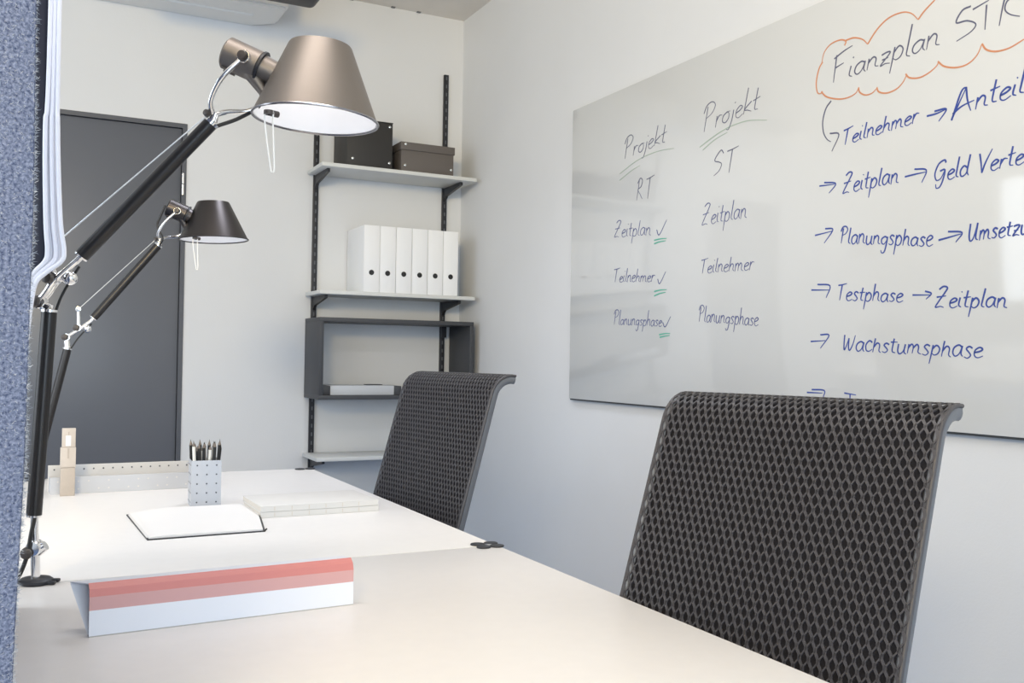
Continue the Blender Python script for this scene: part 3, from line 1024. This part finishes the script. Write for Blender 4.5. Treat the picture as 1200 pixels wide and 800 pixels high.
    m.build('neck', head_mat, hd)
    # shade: open truncated cone with white lining and lighter rim
    rc, tcn = P('rim'), P('crown')
    axs = (tcn - rc).normalized()
    H = (tcn - rc).length
    rb, rt = g['radii']
    m = MB()
    m.lathe([(rb, 0), (rt + .002, H - .003), (rt, H), (.016, H), (.016, H - .0015), (rt - .001, H - .0015), (rb - .0012, .0005)], rc, axs, 72, loop=True)
    sh = m.build('lamp_shade', shade_mat, t, angle=50)
    m = MB()
    rr = []
    for (r_, h_) in ((rb - .0018, .001), (rt - .003, H - .004), (.012, H - .004), (.012, H - .006), (rt - .0045, H - .006), (rb - .0034, .001)):
        rr.append((r_, h_))
    m.lathe(rr, rc, axs, 72, loop=True)
    m.build('shade_lining', M['shade_white'], sh)
    m = MB()
    q = Vector((0, 0, 1)).rotation_difference(axs)
    m.tube([rc + q @ Vector((rb * math.cos(2 * PI * k / 72), rb * math.sin(2 * PI * k / 72), 0)) for k in range(72)], .0022, 8, closed=True)
    m.build('shade_rim', M['rim'] if g['bright_rim'] else shade_mat, sh)
    m = MB()
    bc = rc + axs * (H * .62)
    m.lathe([(.001, -.038), (.014, -.034), (.024, -.02), (.027, -.004), (.022, .014), (.014, .026), (.013, .044), (.001, .044)], bc, axs, 28)
    m.build('bulb', M['bulb'], sh)
    # pull loop hanging from the near rim
    lp = P('loop', g['loop_y'])
    lb = lp + Vector((.007, 0, -g['loop_len']))
    w = .0062
    m = MB()
    m.tube(smooth_line([lp + Vector((-w, 0, .004)), lp + Vector((-w * .8, 0, -.02)), lb + Vector((-w * .45, 0, .006)), lb, lb + Vector((w * .45, 0, .006)),
                        lp + Vector((w * 1.1, 0, -.02)), lp + Vector((w * 1.1, 0, .004))], 4), .0013, 8)
    m.build('pull_loop', M['loop'], sh)
    m = MB()
    m.lathe([(.001, 0), (.008, 0), (.008, .006), (.001, .007)], lp + Vector((0, 0, .001)), (0, 0, 1), 14)
    m.tube([lp + Vector((0, 0, .004)), lp + Vector((.012, .012, .004))], .005, 10)
    m.build('loop_clip', M['knob'], sh)
    # tension wire and black cord
    m = MB()
    m.tube([fin, f0 + Vector((-.004, 0, .006))], .0011, 6)
    m.build('tension_wire', M['wire'], t)
    m = MB()
    if g['cord_up'] > 0:
        cu = [uh + Vector((.006, .006, -.004)), uh + Vector((.045, .012, .014)), lug + Vector((-.012, .0, -.012)), lug + Vector((-.018, -.010, .02)), ha + ax * .02 + Vector((0, 0, -.022))]
    else:
        cu = [uh + Vector((.004, -.012, .0)), f0 + Vector((.012, -.02, .004)), f0 + Vector((-.004, -.012, .04)), ha + Vector((-.020, -.01, -.035)), ha + Vector((-.006, -.01, .002))]
    m.tube(smooth_line(cu, 6), .0032, 10)
    m.build('power_cord', M['cord_black'], t)
    m = MB()
    cb = [lo + Vector((.004, -.006, .0)), lo + Vector((.001, -.012, -.03)), Vector((-.008, -.016, .045)), Vector((-.022, -.014, .012)), Vector((-.040, -.004, .004))]
    m.tube(smooth_line(cb, 6), .0034, 10)
    m.build('power_cord', M['cord_black'], t)
    m = MB()
    ce = [lt + Vector((.008, .004, .0)), (lt + k2) / 2 + Vector((.016, .006, .004)), ul + Vector((.002, .006, -.008))]
    m.tube(smooth_line(ce, 6), .0022, 10)
    m.build('power_cord', M['cord_black'], t)
    # the lamp's own small light inside the shade
    l = bpy.data.lights.new('lamp_light', 'POINT')
    l.energy = g['watts']
    l.color = (0.95, 0.98, 1.0)
    l.shadow_soft_size = .028
    o = bpy.data.objects.new('lamp_light', l)
    C.objects.link(o)
    o.parent = sh
    o.location = rc + axs * (H * .22)
    return t


G1 = dict(low_bottom=(-.005, .109), low_top=(.011, .434), elbow=(-.004, .449), knob=(.016, .487), up_bottom=(.052, .516), up_top=(.259, .745),
          fork=(.262, .757), pivot=(.316, .846), lug=(.350, .792), head_a=(.280, .862), head_b=(.336, .838), lever=(.004, .530),
          rim=(.427, .756), crown=(.433, .878), radii=(.1015, .050), loop=(.366, .742), loop_y=-.078, loop_len=.088, bright_rim=True, cord_up=1, watts=0.16)
make_lamp('black desk lamp with a bronze metal shade, foot on the joint between the desks', (0.020, 1.700, DT), math.atan2(-.39162, .92013), G1, M['shade_bronze'], .0118, M['shade_bronze'])
G2 = dict(low_bottom=(.026, .105), low_top=(.085, .378), elbow=(.082, .412), knob=(.112, .440), up_bottom=(.146, .461), up_top=(.326, .690),
          fork=(.327, .706), pivot=(.379, .792), lug=(.410, .742), head_a=(.350, .808), head_b=(.404, .786), lever=(.112, .494),
          rim=(.484, .716), crown=(.480, .829), radii=(.1005, .046), loop=(.432, .706), loop_y=-.070, loop_len=.088, bright_rim=False, cord_up=-1, watts=0.13)
make_lamp('desk lamp with a black shade at the far end of the back desk', (0.020, 3.060, DT), math.atan2(-.17493, .98458), G2, M['shade_black'], .0118, M['shade_black'])

# ------------------------------------------------------------------ felt screen at the left
t = thing('felt_screen', 'blue-grey felt acoustic screen standing on the near desk', 'screen', (-.03, .75, DT), 0)
# (height above the desk, x) of the aisle-side face, which bulges a little
FX = [(0.145, -0.0039), (0.198, -0.0028), (0.228, -0.0021), (0.245, -0.0009), (0.281, 0.0001), (0.293, 0.0007), (0.353, 0.0005), (0.377, 0.0006), (0.413, 0.0014), (0.449, 0.0019), (0.497, 0.0021), (0.588, 0.0007), (0.618, 0.0004)]
FX = [(0.0, FX[0][1] - .003)] + FX + [(1.05, FX[-1][1])]


def felt_x(z):
    for (z0, a), (z1, b) in zip(FX, FX[1:]):
        if z <= z1:
            return a + (b - a) * (z - z0) / (z1 - z0)
    return FX[-1][1]


m = MB()
for (xa, xb) in ((-.060, -.0318), (-.0308, 0.0)):
    rings = []
    for k in range(43):
        z = 1.05 * k / 42
        fx = sum(felt_x(max(0, min(1.05, z + dz))) for dz in (-.05, -.025, 0, .025, .05)) / 5 + .03
        a, b, e = xa + fx, xb + fx, .0035
        rings.append([(a + e, 0, z), (b - e, 0, z), (b - .0008, .001, z), (b, e, z), (b, .80, z), (a, .80, z), (a, e, z), (a + .0008, .001, z)])
    m.rings(rings)
m.build('felt_panel', M['felt'], t)
m = MB()
random.seed(3)
for k in range(9000):
    e = random.random()
    z = random.uniform(.005, 1.045)
    if e < .45:                                    # fringe on the aisle-side edge
        c = Vector((felt_x(z) + .03 - random.random() ** 2 * .003, random.uniform(-.0005, .02), z))
        dd = Vector((random.uniform(.2, 1.0), random.uniform(-.5, .3), random.gauss(0.1, .6)))
        ln = random.uniform(.001, .0045)
    else:
        c = Vector((felt_x(z) + .03 - random.uniform(.0005, .058), -.0002, z))
        dd = Vector((random.gauss(0, .9), random.uniform(-.5, -.02), random.gauss(0, .9)))
        ln = random.uniform(.0008, .0026)
    dd.normalize()
    b = c + dd * ln
    mid = (c + b) / 2 + Vector((random.gauss(0, .0006), random.gauss(0, .0003), random.gauss(0, .0006)))
    sd = dd.cross(Vector((.3, -1, .2))).normalized() * random.uniform(.00009, .00018)
    s2 = dd.cross(sd).normalized() * .0001
    m.faces([c + sd, c - sd, mid - sd, mid + sd, b, mid + s2], [(0, 1, 2, 3), (3, 2, 4), (2, 5, 4), (5, 3, 4)])
o = m.build('felt_fuzz', M['fibre'], t, smooth=False)
o['kind'] = 'stuff'

# ------------------------------------------------------------------ cables coming down from the ceiling behind the screen
t = thing('cable_bundle', 'bundle of white cables and a dark sleeve hanging from the ceiling behind the felt screen', 'cables', (0.03, 1.645, 0))
tops = [.0, .007, .0, .006, -.006]
for k in range(5):
    f = k / 4
    yo = tops[k]
    pts = [(-.0110 + f * .010, yo * .5, ZC), (-.0090 + f * .0125, yo * .5, 1.62), (-.0125 + f * .0175, yo, 1.44), (-.0090 + f * .0205, yo, 1.30),
           (-.0055 + f * .0235, yo, 1.248), (-.0085 + f * .0225, yo, 1.230), (-.0220 + f * .0165, yo * .6, 1.213), (-.0305 + f * .0100, yo * .5, 1.195),
           (-.0345 + f * .0075, yo * .5, 1.155), (-.0400 + f * .0065, yo * .5, 1.09), (-.0600 + f * .005, yo * .5 + .004, .98),
           (-.090 + f * .006, yo, .80), (-.095 + f * .006, yo, .02)]
    m = MB()
    m.tube(smooth_line(pts, 7), .0034, 10)
    m.build('white_cable', M['cable_white'], t)
m = MB()
pts = [(-.0215, .016, ZC), (-.0205, .016, 1.65), (-.0155, .016, 1.44), (-.0125, .016, 1.28), (-.018, .016, 1.225), (-.040, .016, 1.17), (-.070, .014, 1.05), (-.105, .012, .8), (-.11, .012, .02)]
m.tube(smooth_line(pts, 6), .0125, 14)
o = m.build('dark_sleeve', M['cable_dark'], t)
o['label'] = 'black cable sleeve'

# ------------------------------------------------------------------ things on the back desk
# long perforated pen tray
t = thing('perforated_tray', 'long grey perforated metal tray standing behind the pen cup', 'tray', (.060, 2.735, DT), .02)
TL = .385
m = MB()
m.box(0, TL, -.0008, .0008, 0, .044, 0.0004)
m.box(0, TL, .0008, .062, 0, .0015)
m.box(-.0008, .0008, .0015, .062, .0015, .040)
m.box(TL - .0008, TL + .0008, .0015, .062, .0015, .040)
TR = m
m = MB()
m.box(-.003, TL, .0622, .0638, 0, .069, 0.0004)
m.mi = 1
for k in range(16):
    m.lathe([(.0004, 0), (.0022, 0), (.0022, .0006), (.0004, .0006)], (.012 + k * .0240, .0620, .057), (0, -1, 0), 12)
m.build('back_plate', [M['steel_light'], M['hole_grey']], t, smooth=False)
m = TR
m.mi = 1
for k in range(15):
    for z in (.012, .032):
        if (k * 7 + int(z * 1000)) % 3:
            m.lathe([(.0004, 0), (.0022, 0), (.0022, .0005), (.0004, .0005)], (.018 + k * .0245, -.0008, z), (0, -1, 0), 12)
m.build('tray_trough', [M['steel'], M['steel_light']], t, smooth=False)
m = MB()
m.tube([(.355, .058, .030), (.355, .056, .088)], .0014, 8)
m.tube([(.355, .056, .064), (.347, .055, .064)], .0012, 8)
m.build('wire_hook', M['steel'], t)

# upright tan card holder in front of the tray
t = thing('card_holder', 'narrow upright tan holder with a small white label, leaning at the grey tray', 'holder', (.100, 2.706, DT), 0)
m = MB(); m.box(-.0175, .0170, -.010, .008, 0, .072, 0.001); m.build('lower_sleeve', M['tan'], t)
m = MB(); m.box(-.0185, .0178, -.008, .010, .0725, .124, 0.001); m.build('upper_sleeve', M['tan_light'], t)
m = MB(); m.box(-.0155, .0165, -.006, .008, .1245, .173, 0.001); m.build('inner_card', M['tan_light'], t)
m = MB(); m.box(-.0065, .0055, -.0068, -.0061, .128, .154); m.build('label_sticker', M['label_white'], t, smooth=False)
m = MB()
m.box(-.0022, .0022, -.0088, -.0081, .096, .122)
m.box(-.0012, .0012, -.0067, -.0060, .156, .164)
m.build('thumb_slot', M['tan'], t, smooth=False)

# perforated square pen cup
cup = thing('pen_cup', 'square perforated grey metal pen cup', 'pen cup', (.3955, 2.430, DT), -.05)
hw_, ch_ = .0348, .1115
m = MB()
m.box(-hw_, hw_, -hw_, -hw_ + .0012, 0, ch_)
m.box(-hw_, hw_, hw_ - .0012, hw_, 0, ch_)
m.box(-hw_, -hw_ + .0012, -hw_ + .0012, hw_ - .0012, 0, ch_)
m.box(hw_ - .0012, hw_, -hw_ + .0012, hw_ - .0012, 0, ch_)
m.box(-hw_ + .0012, hw_ - .0012, -hw_ + .0012, hw_ - .0012, 0, .0015)
m.mi = 1
for i in (-1, 0, 1):
    for k in range(5):
        m.lathe([(.0003, 0), (.0020, 0), (.0020, .0006), (.0003, .0006)], (i * .0225 + .001, -hw_, .011 + k * .0222), (0, -1, 0), 12)
        m.lathe([(.0003, 0), (.0020, 0), (.0020, .0006), (.0003, .0006)], (hw_, i * .0225, .011 + k * .0222), (1, 0, 0), 12)
        m.lathe([(.0003, 0), (.0020, 0), (.0020, .0006), (.0003, .0006)], (-hw_, i * .0225, .011 + k * .0222), (-1, 0, 0), 12)
m.build('cup_body', [M['steel'], M['hole_grey']], cup, smooth=False)


def make_pencil(kind):
    t = thing('pencil', '', 'pencil', (0, 0, 0), 0, 'pencils standing in the pen cup')
    m = MB()
    m.tube([(0, 0, 0), (0, 0, .141)], .0041, 6)
    m.build('barrel', M['pen_black'] if kind == 0 else M['pen_white'], t, smooth=False)
    m = MB()
    m.lathe([(.0040, 0), (.0014, .009), (.0009, .0095)], (0, 0, .141), seg=10)
    m.build('sharpened_tip', M['wood'], t)
    m = MB()
    m.lathe([(.0011, 0), (.0002, .005)], (0, 0, .1502), seg=8)
    m.build('lead', M['pen_black'], t)
    return t


random.seed(11)
protos = [None, None]
spots = []
for j in range(3):
    for i in range(6):
        spots.append((-.027 + i * .0105 + (j % 2) * .003, -.022 + j * .021))
for k, (x, y) in enumerate(spots):
    kind = 1 if k in (0, 3, 8, 10, 15) else 0
    fx, fy = (x / .03) * .10 + random.uniform(-.04, .04), (y / .03) * .05
    lab = ('white-barrelled pencil standing among black ones in the perforated cup' if kind else 'black pencil standing point up in the perforated metal cup')
    wpos = Matrix.Rotation(-.05, 3, 'Z') @ Vector((x, y, 0))
    loc = (cup.location.x + wpos.x, cup.location.y + wpos.y, DT + .0025)
    if protos[kind] is None:
        p = make_pencil(kind)
        p['label'] = lab
        p.location = loc
        protos[kind] = p
    else:
        p = dup(protos[kind], loc, lab)
    p['group'] = 'white pencils in the pen cup' if kind else 'black pencils in the pen cup'
    p.rotation_euler = (-fy, fx, random.uniform(0, 1))
    p.location.x -= fx * .05
    p.scale = (1, 1, random.uniform(.92, 1.03))

# open notebook with black cover
nb = thing('open_notebook', 'open notebook with blank cream pages and black cover in front of the pen cup', 'notebook', (.34, 2.18, DT), 0)
ox, oy = .34, 2.18


def quad_slab(m, q, z0, z1, shrink=0.0):
    cx = sum(p[0] for p in q) / 4
    cy = sum(p[1] for p in q) / 4
    qq = [(p[0] + (cx - p[0]) * shrink - ox, p[1] + (cy - p[1]) * shrink - oy) for p in q]
    m.hexa([(p[0], p[1], z0) for p in qq] + [(p[0], p[1], z1) for p in qq])


Q = [(.219, 2.003), (.452, 2.011), (.512, 2.372), (.209, 2.330)]
m = MB()
quad_slab(m, Q, 0.0, .0022)
m.build('cover', M['cover_black'], nb, smooth=False)
# page block, slightly domed
m = MB()
A, B_, C_, D_ = [Vector((p[0] - ox, p[1] - oy)) for p in [(.2225, 2.007), (.4475, 2.0145), (.506, 2.366), (.2215, 2.324)]]
nu, nv = 18, 6
for zz, bot in ((.0024, True),):
    grid = []
    for i in range(nu + 1):
        u = i / nu
        row = []
        for j in range(nv + 1):
            v = j / nv
            p = (A * (1 - u) + B_ * u) * (1 - v) + (D_ * (1 - u) + C_ * u) * v
            hgt = .0030 + .0085 * min(1.0, math.sin(min(u * 5, PI / 2))) * (1 - u) ** .8 * (0.3 + .7 * v)
            row.append((p.x, p.y, .0024 + hgt))
        grid.append(row)
vv, ff = [], []
n1 = nv + 1
for row in grid:
    vv += row
off_ = len(vv)
for row in grid:
    vv += [(p[0], p[1], .0024) for p in row]
for i in range(nu):
    for j in range(nv):
        a = i * n1 + j
        ff.append((a, a + n1, a + n1 + 1, a + 1))
        ff.append((off_ + a, off_ + a + 1, off_ + a + n1 + 1, off_ + a + n1))
for i in range(nu):
    for j in (0, nv):
        a = i * n1 + j
        ff.append((a, a + n1, off_ + a + n1, off_ + a))
for j in range(nv):
    for i in (0, nu):
        a = i * n1 + j
        ff.append((a, a + 1, off_ + a + 1, off_ + a))
m.faces(vv, ff)
m.build('page_block', M['paper'], nb, angle=30)
m = MB()
for k in range(3):
    x0 = .2195 + k * .0012
    quad_slab(m, [(x0, 2.02), (x0 + .006, 2.02), (x0 + .004, 2.318), (x0 - .008, 2.318)], .0024 + k * .0016, .0034 + k * .0016)
m.build('turned_pages', M['paper'], nb, smooth=False)
m = MB()
m.tube([(.512 - ox, 2.372 - oy, .003), (.5165 - ox, 2.3735 - oy, .003)], .002, 8)
m.tube([(.4505 - ox, 2.0115 - oy, .002), (.4555 - ox, 2.013 - oy, .006)], .0018, 8)
m.build('elastic_band', M['cover_black'], nb)

# two stone-coloured notebooks stacked
def make_closed(label, z, dx, rz):
    t = thing('notebook', label, 'notebook', (.618 + dx, 2.275, DT + z), rz, 'stacked stone-coloured notebooks')
    w, d_ = .140, .094
    m = MB(); m.box(-w, w, -d_, d_, 0, .0010, 0.0003); m.box(-w, w, -d_, d_, .0120, .0130, 0.0003)
    m.box(-w, w, -d_ , -d_ + .0012, .0010, .0120)
    m.build('cover', M['cover_grey'], t)
    m = MB(); m.box(-w + .001, w - .002, -d_ + .0014, d_ - .002, .0011, .0119); m.build('page_block', M['paper_edge'], t, smooth=False)
    m = MB()
    for k in range(6):
        m.box(-.11 + k * .04, -.108 + k * .04, -d_ - .0004, -d_, .002, .011)
    m.build('spine_stitching', M['paper_edge'], t, smooth=False)
    return t


make_closed('stone-coloured notebook lying flat on the desk under a matching one', 0, 0, .012)
make_closed('stone-coloured notebook on top of the matching one', .0135, -.001, .018)

# ------------------------------------------------------------------ folded card with pink stripe on the near desk
t = thing('folded_card', 'long white folded card with a pink and red stripe, standing on the near desk', 'folded card', (.079, 1.351, DT), math.atan2(.022, .361))
Lc = .362
m = MB(); m.box(0, Lc, 0, .0014, 0.0015, .0345); m.build('front_panel', M['card_white'], t, smooth=False)
m = MB(); m.box(0, Lc, 0, .0014, .0345, .0520); m.build('pink_band', M['card_pink'], t, smooth=False)
m = MB()
m.prism([(0, .0520), (.0014, .0520), (.0045, .0600), (.0125, .0665), (.0120, .0680), (.0035, .0615)], 0, 0, Lc)
m.build('red_fold', M['card_red'], t, smooth=False)
m = MB()
m.hexa([(-.000, .0125, .0662), (Lc, .0125, .0662), (Lc - .002, .043, .0640), (-.019, .043, .0640), (0, .0122, .0676), (Lc, .0122, .0676), (Lc - .002, .043, .0654), (-.019, .043, .0654)])
m.hexa([(.000, .010, .001), (Lc, .010, .001), (Lc, .0115, .001), (.000, .0115, .001), (-.019, .0415, .0635), (Lc - .002, .0415, .0635), (Lc - .002, .043, .0635), (-.019, .043, .0635)])
m.build('back_panel', M['card_white'], t, smooth=False)
m = MB(); m.box(0, Lc, 0, .0115, 0, .0014); m.build('bottom_fold', M['card_inside'], t, smooth=False)
